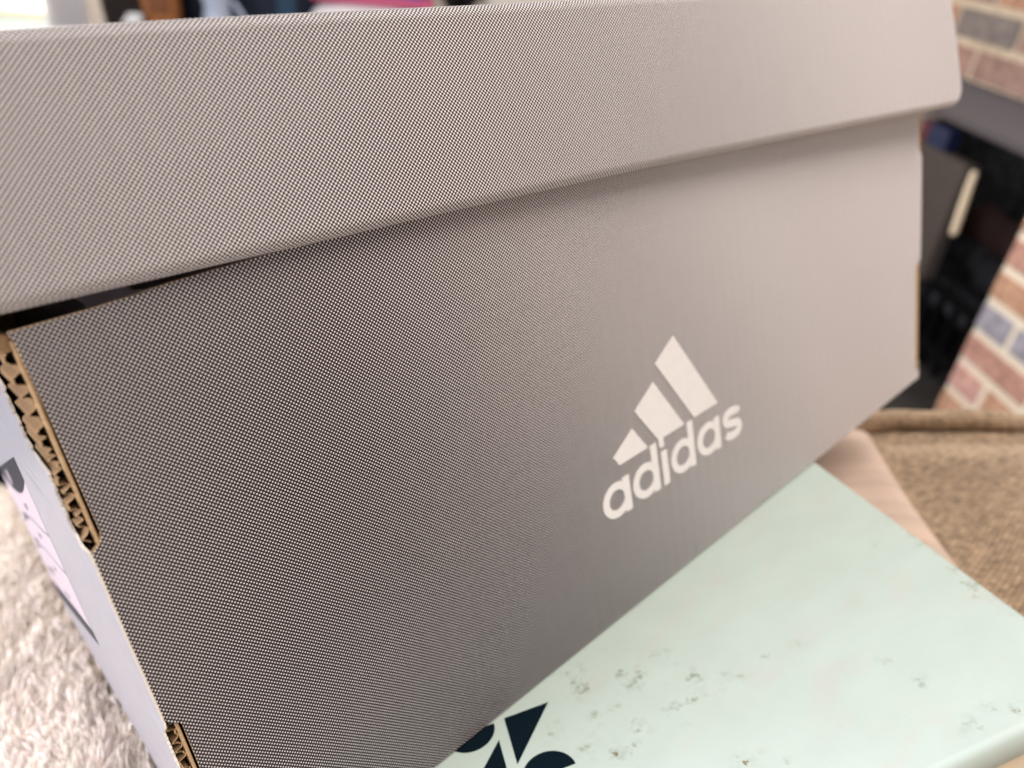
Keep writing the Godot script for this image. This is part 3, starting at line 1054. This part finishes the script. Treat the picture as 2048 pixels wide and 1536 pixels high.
func box_lid() -> void:
	var t := thing("box_lid", "grey halftone-printed lid sitting askew on the shoe box", "box lid", Transform3D(Basis(), Vector3(0.14, 0.11, 0.0)))
	var off := t.position
	var xs := [-0.012, 0.003, 0.02, 0.04, 0.06, 0.08, 0.1, 0.12, 0.15, 0.2, 0.25, 0.2942]
	var yb := [0.1213, 0.1205, 0.1197, 0.1188, 0.1179, 0.1170, 0.1160, 0.1150, 0.1133, 0.1102, 0.1070, 0.1040]
	var yt := [0.1564, 0.1558, 0.1552, 0.1545, 0.1537, 0.1528, 0.1519, 0.1511, 0.1498, 0.1477, 0.1457, 0.1439]
	var x_end := 0.2942
	# section of the front flange from the top panel over the fold, down the face, round the lower edge and up inside
	var section := func(x: float) -> Array:
		var b := curve(xs, yb, x)
		var top := curve(xs, yt, x) + 0.0005
		var z := lid_z(x)
		var rnd := clampf((x_end - x) / 0.0036, 0.0, 1.0)         # the lower right corner is rounded off
		var low := b + 0.0032 * (1.0 - sqrt(maxf(0.0, 1.0 - pow(1.0 - rnd, 2))))
		var zt := z - 0.003
		var lean := -0.0042 * smoothstep(0.25, x_end, x)
		var r := 0.0024
		var out := [Vector3(x + lean, top, zt - 0.012), Vector3(x + lean, top, zt - 0.0022), Vector3(x + lean, top - 0.0003, zt - 0.0011), Vector3(x + lean, top - 0.0010, zt - 0.0004), Vector3(x + lean, top - 0.0022, zt), Vector3(x + lean * 0.5, lerpf(top, low, 0.5), lerpf(zt, z, 0.45) + 0.0004)]
		for a in [0.0, 0.35, 0.7, 1.05, 1.4, 1.75, 2.1, 2.5]:
			out.append(Vector3(x, low + r - r * sin(a), z - r + r * cos(a)))
		out.append(Vector3(x, low + 0.0040, z - 0.0046))
		out.append(Vector3(x + lean, top - 0.002, zt - 0.0046))
		return out
	var xm := 0.145
	var stations := []
	for k in 41:
		stations.append(lerpf(-0.012, 0.290, k / 40.0))
	stations += [0.2906, 0.2915, 0.2923, 0.2930, 0.2935, 0.2939, 0.29415, 0.2942]
	stations.append(xm)
	stations.sort()
	var mesh := ArrayMesh.new()
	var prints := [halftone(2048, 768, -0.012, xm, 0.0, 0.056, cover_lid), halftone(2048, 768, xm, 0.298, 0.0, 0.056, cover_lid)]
	for half in 2:
		var x0 := -0.012 if half == 0 else xm
		var x1 := xm if half == 0 else 0.298
		var st := stations.filter(func(x): return x <= xm if half == 0 else x >= xm)
		var secs := st.map(section)
		var b := MB.new()
		# length along the section as the print's height
		var run := [0.0, 0.0098, 0.0112, 0.0122, 0.0138, 0.0310, 0.0470, 0.04784, 0.04868, 0.04952, 0.05036, 0.0512, 0.05204, 0.053, 0.0545, 0.0549]
		var n: int = secs[0].size()
		b.sheet(st.size() - 1, n - 1, func(i, j): return secs[i][n - 1 - j] - off)
		# uv per vertex, in the order in which sheet() stores them
		var uv := PackedVector2Array()
		for j in n - 1:
			for i in st.size() - 1:
				var q := []
				for c in [[0, 0], [1, 0], [1, 1], [0, 1]]:
					q.append(Vector2((st[i + c[0]] - x0) / (x1 - x0), run[n - 1 - j - c[1]] / 0.056))
				uv.append_array([q[0], q[2], q[1], q[0], q[3], q[2]])
		b.uv = uv
		b.into(mesh, prints[half])
	part("front_flange", mesh, t)
	var plain := halftone(512, 512, 0.0, 0.05, 0.0, 0.05, func(_x, _y): return 0.6)
	plain.texture_repeat = true
	# top panel
	var b := MB.new()
	b.map = func(p): return Vector2(p.x, p.z) * 20.0
	var zz := func(x: float, k: int) -> float: return [lid_z(x) - 0.0148, -0.166][k]
	b.sheet(20, 1, func(i, j): var x = lerpf(-0.012, 0.2898, i / 20.0); return Vector3(x, curve(xs, yt, x) - 0.00001, zz.call(x, j)) - off)
	b.sheet(20, 1, func(i, j): var x = lerpf(-0.012, 0.2898, 1.0 - i / 20.0); return Vector3(x, curve(xs, yt, x) - 0.0016, [lid_z(x) - 0.005, -0.166][j]) - off)
	build("top_panel", b, plain, t)
	# the other three flanges
	for s in [["end_flange", Vector3(0.2882, 0, -0.166), Vector3(0.2897, 0, lid_z(0.29) - 0.0078)], ["end_flange", Vector3(-0.012, 0, -0.166), Vector3(-0.0104, 0, lid_z(-0.01) - 0.0078)]]:
		b = MB.new()
		b.map = func(p): return Vector2(p.z, p.y) * 20.0
		b.box(Vector3(s[1].x, curve(xs, yb, s[1].x) + 0.0004, s[1].z) - off, Vector3(s[2].x, curve(xs, yt, s[1].x) - 0.0018, s[2].z) - off, 0.0004)
		build(s[0], b, plain, t)
	b = MB.new()
	b.map = func(p): return Vector2(p.x, p.y) * 20.0
	b.sheet(20, 1, func(i, j): var x = lerpf(0.2898, -0.012, i / 20.0); return Vector3(x, curve(xs, yb if j == 0 else yt, x), -0.1662) - off)
	b.sheet(20, 1, func(i, j): var x = lerpf(-0.012, 0.2898, i / 20.0); return Vector3(x, curve(xs, yb if j == 0 else yt, x), -0.1647) - off)
	build("back_flange", b, plain, t)


# ---------------------------------------------------------------- fireplace
func fireplace() -> void:
	var t := thing("fireplace_wall", "red brick fireplace surround with pale mortar at the right", "fireplace", room)
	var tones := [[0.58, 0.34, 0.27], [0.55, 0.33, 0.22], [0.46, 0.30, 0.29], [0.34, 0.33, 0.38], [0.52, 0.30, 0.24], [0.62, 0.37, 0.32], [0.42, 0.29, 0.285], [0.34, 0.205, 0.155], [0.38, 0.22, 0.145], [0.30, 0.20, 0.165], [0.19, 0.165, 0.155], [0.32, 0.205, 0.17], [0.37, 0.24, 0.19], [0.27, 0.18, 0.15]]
	var mats := []
	for k in tones.size():
		var c: Array = tones[k]
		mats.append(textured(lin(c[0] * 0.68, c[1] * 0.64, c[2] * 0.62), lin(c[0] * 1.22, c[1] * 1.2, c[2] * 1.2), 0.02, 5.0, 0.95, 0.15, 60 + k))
	# mortar core, with the opening left free
	var b := MB.new()
	b.box(Vector3(-0.022, -0.42, -0.21), Vector3(0.60, 0.370, -0.003))
	b.box(Vector3(-1.15, -0.42, -0.21), Vector3(-0.702, 0.370, -0.006))
	build("mortar", b, M.mortar, t)
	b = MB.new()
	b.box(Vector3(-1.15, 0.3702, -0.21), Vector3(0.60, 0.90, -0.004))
	build("mortar", b, textured(lin(0.36, 0.29, 0.21), lin(0.58, 0.48, 0.36), 0.02, 5.0, 0.95, 0.1, 58), t).set_meta("label", "mortar above the opening, coloured darker to imitate dimmer light")  # darker copy of the mortar stands in for weaker light on the lintel
	var meshes := {}
	var mesh_for := func(len: float, v: int) -> ArrayMesh:
		var key := "%.3f %d" % [len, v]
		if not meshes.has(key):
			var q := MB.new()
			var r := RandomNumberGenerator.new()
			r.seed = hash(key)
			q.box(Vector3(-len / 2 + 0.002, -0.0295, -0.1), Vector3(len / 2 - 0.002, 0.0295, 0.0), 0.003)
			for k in q.v.size():      # uneven faces; the same corner always moves alike
				var p := q.v[k]
				var h := hash(Vector3i(p * 2000.0)) % 1000 / 1000.0
				q.v[k] = p + Vector3(h - 0.5, fposmod(h * 7.0, 1.0) - 0.5, (fposmod(h * 13.0, 1.0) - 0.5) * 0.8) * 0.0025
			meshes[key] = q.into(ArrayMesh.new(), null)
		return meshes[key]
	var lay := func(u0: float, u1: float, y: float) -> void:
		var k := rng.randi() % 7 + (7 if y > 0.36 else 0)  # bricks above the opening get darkened tones in place of dimmer light
		if absf(y + 0.0835) < 0.002 and u0 < 0.0 and u0 > -0.1:
			k = 3
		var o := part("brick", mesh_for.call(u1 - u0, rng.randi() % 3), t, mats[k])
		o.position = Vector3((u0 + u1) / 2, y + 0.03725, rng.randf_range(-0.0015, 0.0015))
	var row := func(from: float, to: float, y: float, first: float) -> void:
		var u := from
		var l := first
		while u < to - 0.03:
			lay.call(u, minf(u + l, to), y)
			u += l + 0.010
			l = 0.215
	for k in range(-5, 5):
		row.call(-0.0245, 0.60, -0.009 + k * 0.0745, 0.1025 if posmod(k, 2) == 1 else 0.215)
		row.call(-1.15, -0.70, -0.009 + k * 0.0745, 0.1025 if posmod(k, 2) == 0 else 0.215)
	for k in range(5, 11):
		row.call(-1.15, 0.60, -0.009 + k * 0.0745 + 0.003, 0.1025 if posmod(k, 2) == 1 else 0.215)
	# sooty lining of the opening
	b = MB.new()
	b.box(Vector3(-0.78, -0.42, -0.60), Vector3(0.02, 0.60, -0.55))
	b.box(Vector3(-0.80, -0.42, -0.55), Vector3(-0.71, 0.60, -0.215))
	b.box(Vector3(-0.015, -0.42, -0.55), Vector3(0.03, 0.60, -0.215))
	build("firebox_lining", b, M.soot, t)

	b = MB.new()
	b.box(Vector3(-1.2, -0.415, -0.56), Vector3(0.65, -0.36, 0.16), 0.006, room)
	structure(build("hearth", b, M.slate, self), "dark slate hearth in front of the fireplace opening")

	var h := thing("smoke_hood", "grey metal smoke hood under the brick lintel", "smoke hood", room * Transform3D(Basis(), Vector3(-0.36, 0.27, -0.12)))
	b = MB.new()
	b.slab(PackedVector2Array([Vector2(-0.34, -0.02), Vector2(0.332, -0.02), Vector2(0.332, 0.21), Vector2(-0.34, 0.21)]), func(p, q): return Vector3(p.x, p.y * 0.8, -p.y * 0.35 + q), 0.006, -0.006)
	build("canopy", b, M.steel, h)
	b = MB.new()
	b.tube(PackedVector3Array([Vector3(-0.34, -0.018, 0.008), Vector3(0.332, -0.018, 0.008)]), func(_j): return 0.008, 10)
	build("rolled_rim", b, M.steel, h)

	h = thing("fire_grate", "black iron fire grate in the fireplace opening", "grate", room * Transform3D(Basis(), Vector3(-0.40, -0.36, -0.30)))
	for k in 9:
		b = MB.new()
		var x := -0.26 + k * 0.065
		b.tube(PackedVector3Array([Vector3(x, 0.0, 0.13), Vector3(x, 0.10, 0.14), Vector3(x, 0.22, 0.15)]), func(_j): return 0.009, 8)
		build("bar", b, M.dark, h)
	for y in [0.06, 0.2]:
		b = MB.new()
		b.box(Vector3(-0.29, y, 0.125), Vector3(0.29, y + 0.018, 0.155), 0.003)
		build("rail", b, M.dark, h)
	b = MB.new()
	b.box(Vector3(-0.29, 0.06, -0.2), Vector3(0.29, 0.075, 0.124), 0.003)
	build("tray", b, M.dark, h)
	var names := ["charred log lying lowest on the fire grate", "charred log lying across the middle of the grate", "charred log on top of the log pile"]
	for k in 3:
		h = thing("charred_log", names[k], "log", room * Transform3D(Basis(Vector3.UP, [0.15, -0.3, 0.05][k]), Vector3([-0.38, -0.36, -0.34][k], [-0.235, -0.125, -0.02][k], [-0.33, -0.33, -0.345][k])), "charred logs on the grate")
		b = MB.new()
		var path := PackedVector3Array()
		for j in 9:
			path.append(Vector3(-0.2 + j * 0.05, 0.006 * sin(j * 1.3 + k), 0.005 * cos(j * 1.9)))
		b.tube(path, func(j): return 0.05 + 0.006 * sin(j * 2.3 + k), 12)
		build("bark", b, [M.soot, M.soot, mat(lin(0.05, 0.026, 0.022), 0.9)][k], h)
	h = thing("fireclay_slab", "grey-brown fireclay slab standing behind the shoe box inside the opening", "slab", room * Transform3D(Basis(), Vector3(-0.52, -0.14, -0.135)))
	b = MB.new()
	b.box(Vector3(-0.11, 0.0, -0.02), Vector3(0.125, 0.31, 0.02), 0.005)
	build("slab", b, M.fireclay, h)
	h = thing("firelighter_packet", "small blue and dark red packet on top of the fireclay slab", "packet", room * Transform3D(Basis(), Vector3(-0.575, 0.17, -0.135)))
	b = MB.new()
	b.box(Vector3(-0.02, 0.0, -0.018), Vector3(0.065, 0.055, 0.018), 0.002)
	build("carton", b, mat(lin(0.01, 0.018, 0.06), 0.5), h)
	b = MB.new()
	b.box(Vector3(-0.06, 0.0, -0.019), Vector3(-0.0202, 0.056, 0.019), 0.002)
	build("end_flap", b, mat(lin(0.10, 0.02, 0.03), 0.5), h)
	h = thing("fire_poker", "fire poker with a pale wooden handle leaning inside the fireplace", "poker", room * Transform3D(Basis(), Vector3(-0.262, -0.36, -0.052)))
	b = MB.new()
	b.tube(PackedVector3Array([Vector3(-0.008, 0.400, 0), Vector3(-0.007, 0.407, 0), Vector3(-0.013, 0.46, 0), Vector3(-0.020, 0.52, 0), Vector3(-0.0215, 0.545, 0), Vector3(-0.022, 0.55, 0)]), func(j): return [0.006, 0.0085, 0.0092, 0.0085, 0.0075, 0.004][j], 14)
	build("handle", b, M.pale_wood, h)
	b = MB.new()
	b.tube(PackedVector3Array([Vector3(0.02, 0.0, 0.012), Vector3(0.016, 0.03, 0.0), Vector3(0.004, 0.2, 0), Vector3(-0.008, 0.401, 0)]), func(_j): return 0.005, 10)
	build("shaft", b, M.dark, h)
	h = thing("firewood_log", "split brown firewood log on the dark hearth", "log", room * Transform3D(Basis(Vector3.UP, 0.5), Vector3(-0.32, -0.335, 0.06)))
	b = MB.new()
	b.tube(PackedVector3Array([Vector3(-0.11, 0, 0), Vector3(-0.03, 0.003, 0.002), Vector3(0.05, 0, 0), Vector3(0.11, 0.002, 0)]), func(j): return 0.025 + 0.002 * (j % 2), 9)
	build("bark", b, textured(lin(0.06, 0.025, 0.012), lin(0.12, 0.055, 0.03), 0.03, 9.0, 0.95, 0.1, 71), h)


# ---------------------------------------------------------------- far clutter above the lid
func rounded(b: MB, size: Vector3, pw := 0.55, nz := 0.0, sd := 1) -> void:
	# a pillow-like rounded block standing on y = 0
	var f := FastNoiseLite.new()
	f.seed = sd
	f.frequency = 0.08
	b.sheet(40, 22, func(i, j): var a = -TAU * (i % 40) / 40.0; var c = PI * (j / 22.0 - 0.5); var k = pow(maxf(cos(c), 0.0), pw); var w = 1.0 + nz * f.get_noise_2d(20 * cos(a) + 40, 20 * sin(a) + j * 3.0); return Vector3(size.x / 2 * k * signf(cos(a)) * pow(absf(cos(a)), pw) * w, size.y / 2 * (1.0 + signf(sin(c)) * pow(absf(sin(c)), pw)), size.z / 2 * k * signf(sin(a)) * pow(absf(sin(a)), pw) * w), true)


func far_things() -> void:
	# a low bench carries the clutter; x points from the wall towards the fireplace side, z along the wall
	var put := func(x: float, y: float, z: float) -> Transform3D: return room * Transform3D(Basis(), Vector3(x, y, z))
	var top := 0.02
	var t := thing("low_bench", "long low wooden bench carrying the blurred clutter behind the shoe box", "bench", put.call(-1.4, -0.42, 1.45))
	var wood := textured(lin(0.22, 0.13, 0.07), lin(0.32, 0.2, 0.11), 0.02, 4.0, 0.6, 0.0, 81)
	var b := MB.new()
	b.box(Vector3(-0.24, 0.40, -0.95), Vector3(0.24, 0.44, 0.92), 0.006)
	build("bench_top", b, wood, t)
	for s in [[-0.2, -0.9], [0.2, -0.9], [-0.2, 0.87], [0.2, 0.87]]:
		b = MB.new()
		b.box(Vector3(s[0] - 0.03, 0.0, s[1] - 0.03), Vector3(s[0] + 0.03, 0.3998, s[1] + 0.03), 0.004)
		build("leg", b, wood, t)

	t = thing("rucksack", "dark brown-black rucksack, leftmost on the bench behind the shoe box", "rucksack", put.call(-1.38, top, 2.07))
	b = MB.new()
	rounded(b, Vector3(0.22, 0.42, 0.22), 0.5, 0.12, 3)
	build("bag", b, textured(lin(0.018, 0.013, 0.012), lin(0.04, 0.03, 0.026), 0.05, 9.0, 0.9, 0.05, 82), t)
	b = MB.new()
	b.tube(PackedVector3Array([Vector3(0.02, 0.38, -0.05), Vector3(0.02, 0.45, -0.03), Vector3(0.02, 0.45, 0.03), Vector3(0.02, 0.38, 0.05)]), func(_j): return 0.01, 8)
	build("carry_loop", b, M.dark, t)

	t = thing("storage_box", "low dark navy box in front of the rucksack, carrying the orange-brown pouch", "box", put.call(-1.2, top, 2.03))
	b = MB.new()
	b.box(Vector3(-0.07, 0.0, -0.14), Vector3(0.07, 0.13, 0.14), 0.004)
	build("box_body", b, mat(lin(0.018, 0.020, 0.034), 0.7), t)
	b = MB.new()
	b.box(Vector3(-0.073, 0.1302, -0.143), Vector3(0.073, 0.152, 0.143), 0.004)
	build("box_lid", b, mat(lin(0.026, 0.028, 0.046), 0.6), t)

	t = thing("leather_pouch", "orange-brown leather pouch on the low dark box", "pouch", put.call(-1.22, top + 0.153, 1.975))
	b = MB.new()
	rounded(b, Vector3(0.07, 0.16, 0.10), 0.6, 0.15, 9)
	build("pouch", b, textured(lin(0.30, 0.11, 0.035), lin(0.46, 0.19, 0.07), 0.03, 9.0, 0.6, 0.05, 83), t)
	b = MB.new()
	b.box(Vector3(0.026, 0.06, -0.03), Vector3(0.042, 0.13, 0.03), 0.006)
	build("flap", b, mat(lin(0.22, 0.08, 0.03), 0.6), t)

	t = thing("white_mug", "small white mug on the low dark box beside the orange-brown pouch", "mug", put.call(-1.155, top + 0.153, 2.035))
	b = MB.new()
	b.lathe(PackedVector2Array([Vector2(0.0, 0.003), Vector2(0.018, 0.0), Vector2(0.021, 0.006), Vector2(0.022, 0.055), Vector2(0.020, 0.056), Vector2(0.019, 0.008), Vector2(0.0, 0.008)]), 28)
	build("cup", b, mat(lin(0.88, 0.88, 0.9), 0.25, 0.5), t)
	b = MB.new()
	var hp := PackedVector3Array()
	for k in 9:
		hp.append(Vector3(0.0, 0.012 + 0.032 * k / 8.0, 0.021 + 0.013 * sin(PI * k / 8.0)))
	b.tube(hp, func(_j): return 0.003, 8)
	build("handle", b, mat(lin(0.88, 0.88, 0.9), 0.25, 0.5), t)

	t = thing("holdall", "dark navy holdall in the middle of the bench behind the shoe box", "bag", put.call(-1.42, top, 1.745))
	b = MB.new()
	rounded(b, Vector3(0.24, 0.44, 0.40), 0.45, 0.08, 5)
	build("bag", b, textured(lin(0.014, 0.018, 0.032), lin(0.035, 0.042, 0.065), 0.04, 9.0, 0.85, 0.05, 84), t)
	b = MB.new()
	b.box(Vector3(0.112, 0.10, -0.145), Vector3(0.135, 0.36, -0.085), 0.006)
	build("side_pocket", b, mat(lin(0.03, 0.065, 0.11), 0.8), t)

	t = thing("glass_jug", "pale blue jug in front of the navy holdall", "jug", put.call(-1.2, top, 1.815))
	b = MB.new()
	b.lathe(PackedVector2Array([Vector2(0.0, 0.004), Vector2(0.045, 0.0), Vector2(0.058, 0.05), Vector2(0.06, 0.12), Vector2(0.045, 0.20), Vector2(0.036, 0.24), Vector2(0.046, 0.285), Vector2(0.043, 0.286), Vector2(0.033, 0.24), Vector2(0.041, 0.2), Vector2(0.055, 0.12), Vector2(0.0, 0.012)]), 28)
	build("jug_body", b, mat(lin(0.52, 0.58, 0.72), 0.2, 0.6), t)
	b = MB.new()
	hp = PackedVector3Array()
	for k in 9:
		hp.append(Vector3(0.0, 0.12 + 0.14 * k / 8.0, -0.045 - 0.035 * sin(PI * k / 8.0)))
	b.tube(hp, func(_j): return 0.007, 8)
	build("handle", b, mat(lin(0.52, 0.58, 0.72), 0.2, 0.6), t)

	t = thing("cardboard_tube", "upright tan cardboard tube between the navy holdall and the white pillow", "tube", put.call(-1.36, top, 1.60))
	b = MB.new()
	b.lathe(PackedVector2Array([Vector2(0.0, 0.002), Vector2(0.03, 0.0), Vector2(0.031, 0.40), Vector2(0.027, 0.401), Vector2(0.026, 0.01), Vector2(0.0, 0.009)]), 24)
	build("wall", b, textured(lin(0.36, 0.28, 0.2), lin(0.46, 0.36, 0.27), 0.03, 6.0, 0.9, 0.0, 85), t)

	t = thing("white_pillow", "white pillow on the bench under the folded towels", "pillow", put.call(-1.34, top, 1.37))
	b = MB.new()
	rounded(b, Vector3(0.26, 0.275, 0.40), 0.5, 0.05, 6)
	build("cover", b, M.white, t)
	var folds := [["pink", "pink towel lying flat at the bottom of the towels on the white pillow", lin(0.75, 0.16, 0.28), 0.276, -0.185, 0.185], ["blue", "folded royal blue towel on the pink towel over the white pillow", lin(0.04, 0.09, 0.42), 0.302, -0.16, 0.10]]
	for f in folds:
		t = thing("folded_towel", f[1], "towel", put.call(-1.34, top + f[3], 1.37), "towels on the white pillow")
		b = MB.new()
		b.box(Vector3(-0.1, 0.0, f[4]), Vector3(0.1, 0.0255, f[5]), 0.008)
		build("fold", b, mat(f[2], 0.95, 0.2), t)
	t = thing("black_bowl", "black round bowl right of the white pillow", "bowl", put.call(-1.3, top, 1.105))
	b = MB.new()
	b.lathe(PackedVector2Array([Vector2(0.0, 0.002), Vector2(0.03, 0.0), Vector2(0.03, 0.25), Vector2(0.045, 0.29), Vector2(0.085, 0.34), Vector2(0.09, 0.38), Vector2(0.086, 0.381), Vector2(0.08, 0.345), Vector2(0.0, 0.29)]), 32)
	build("bowl_body", b, mat(lin(0.006, 0.006, 0.007), 0.4), t)
	t = thing("cream_pillow", "cream pillow at the right end of the bench", "pillow", put.call(-1.34, top, 0.83))
	b = MB.new()
	rounded(b, Vector3(0.24, 0.44, 0.40), 0.5, 0.05, 7)
	build("cover", b, textured(lin(0.72, 0.65, 0.55), lin(0.8, 0.73, 0.63), 0.03, 5.0, 0.95, 0.03, 86), t)

	# glazed door at the far left
	t = thing("glazed_door", "bright glazed door with cream frame at the top left corner", "door", put.call(-2.62, -0.42, 3.36))
	var frame := mat(lin(0.85, 0.80, 0.60), 0.5)
	for s in [[-0.60, -0.51], [0.51, 0.60]]:
		b = MB.new()
		b.box(Vector3(-0.04, 0.0, s[0]), Vector3(0.04, 1.92, s[1]), 0.006)
		build("stile", b, frame, t)
	for y in [[0.0, 0.16], [0.36, 0.40], [1.80, 1.92]]:
		b = MB.new()
		b.box(Vector3(-0.035, y[0], -0.5098), Vector3(0.035, y[1], 0.5098), 0.006)
		build("rail", b, frame, t)
	for y in [[0.1602, 0.3598, 0.74, 0.80, 0.74], [0.4002, 1.7998, 0.95, 0.93, 0.80]]:  # upper pane added with a yellowish glow, in place of the brightly lit frame
		b = MB.new()
		b.box(Vector3(-0.006, y[0], -0.5096), Vector3(0.006, y[1], 0.5096))
		var glow := mat(lin(0.5, 0.55, 0.5), 0.3)
		glow.emission_enabled = true
		glow.emission = lin(y[2], y[3], y[4])
		glow.emission_energy_multiplier = 1.0
		build("window_pane", b, glow, t)
	t = thing("curtain", "white curtain hanging beside the glazed door", "curtain", put.call(-2.5, -0.41, 2.74))
	b = MB.new()
	b.sheet(60, 6, func(i, j): var z = -0.09 + 0.17 * i / 60.0; return Vector3(0.02 * sin(i * 0.9), 1.9 * j / 6.0, -z))
	var cm := mat(lin(0.86, 0.85, 0.88), 0.9, 0.2)
	cm.backlight_enabled = true
	cm.backlight = Color(0.6, 0.6, 0.62)
	build("drape", b, cm, t)
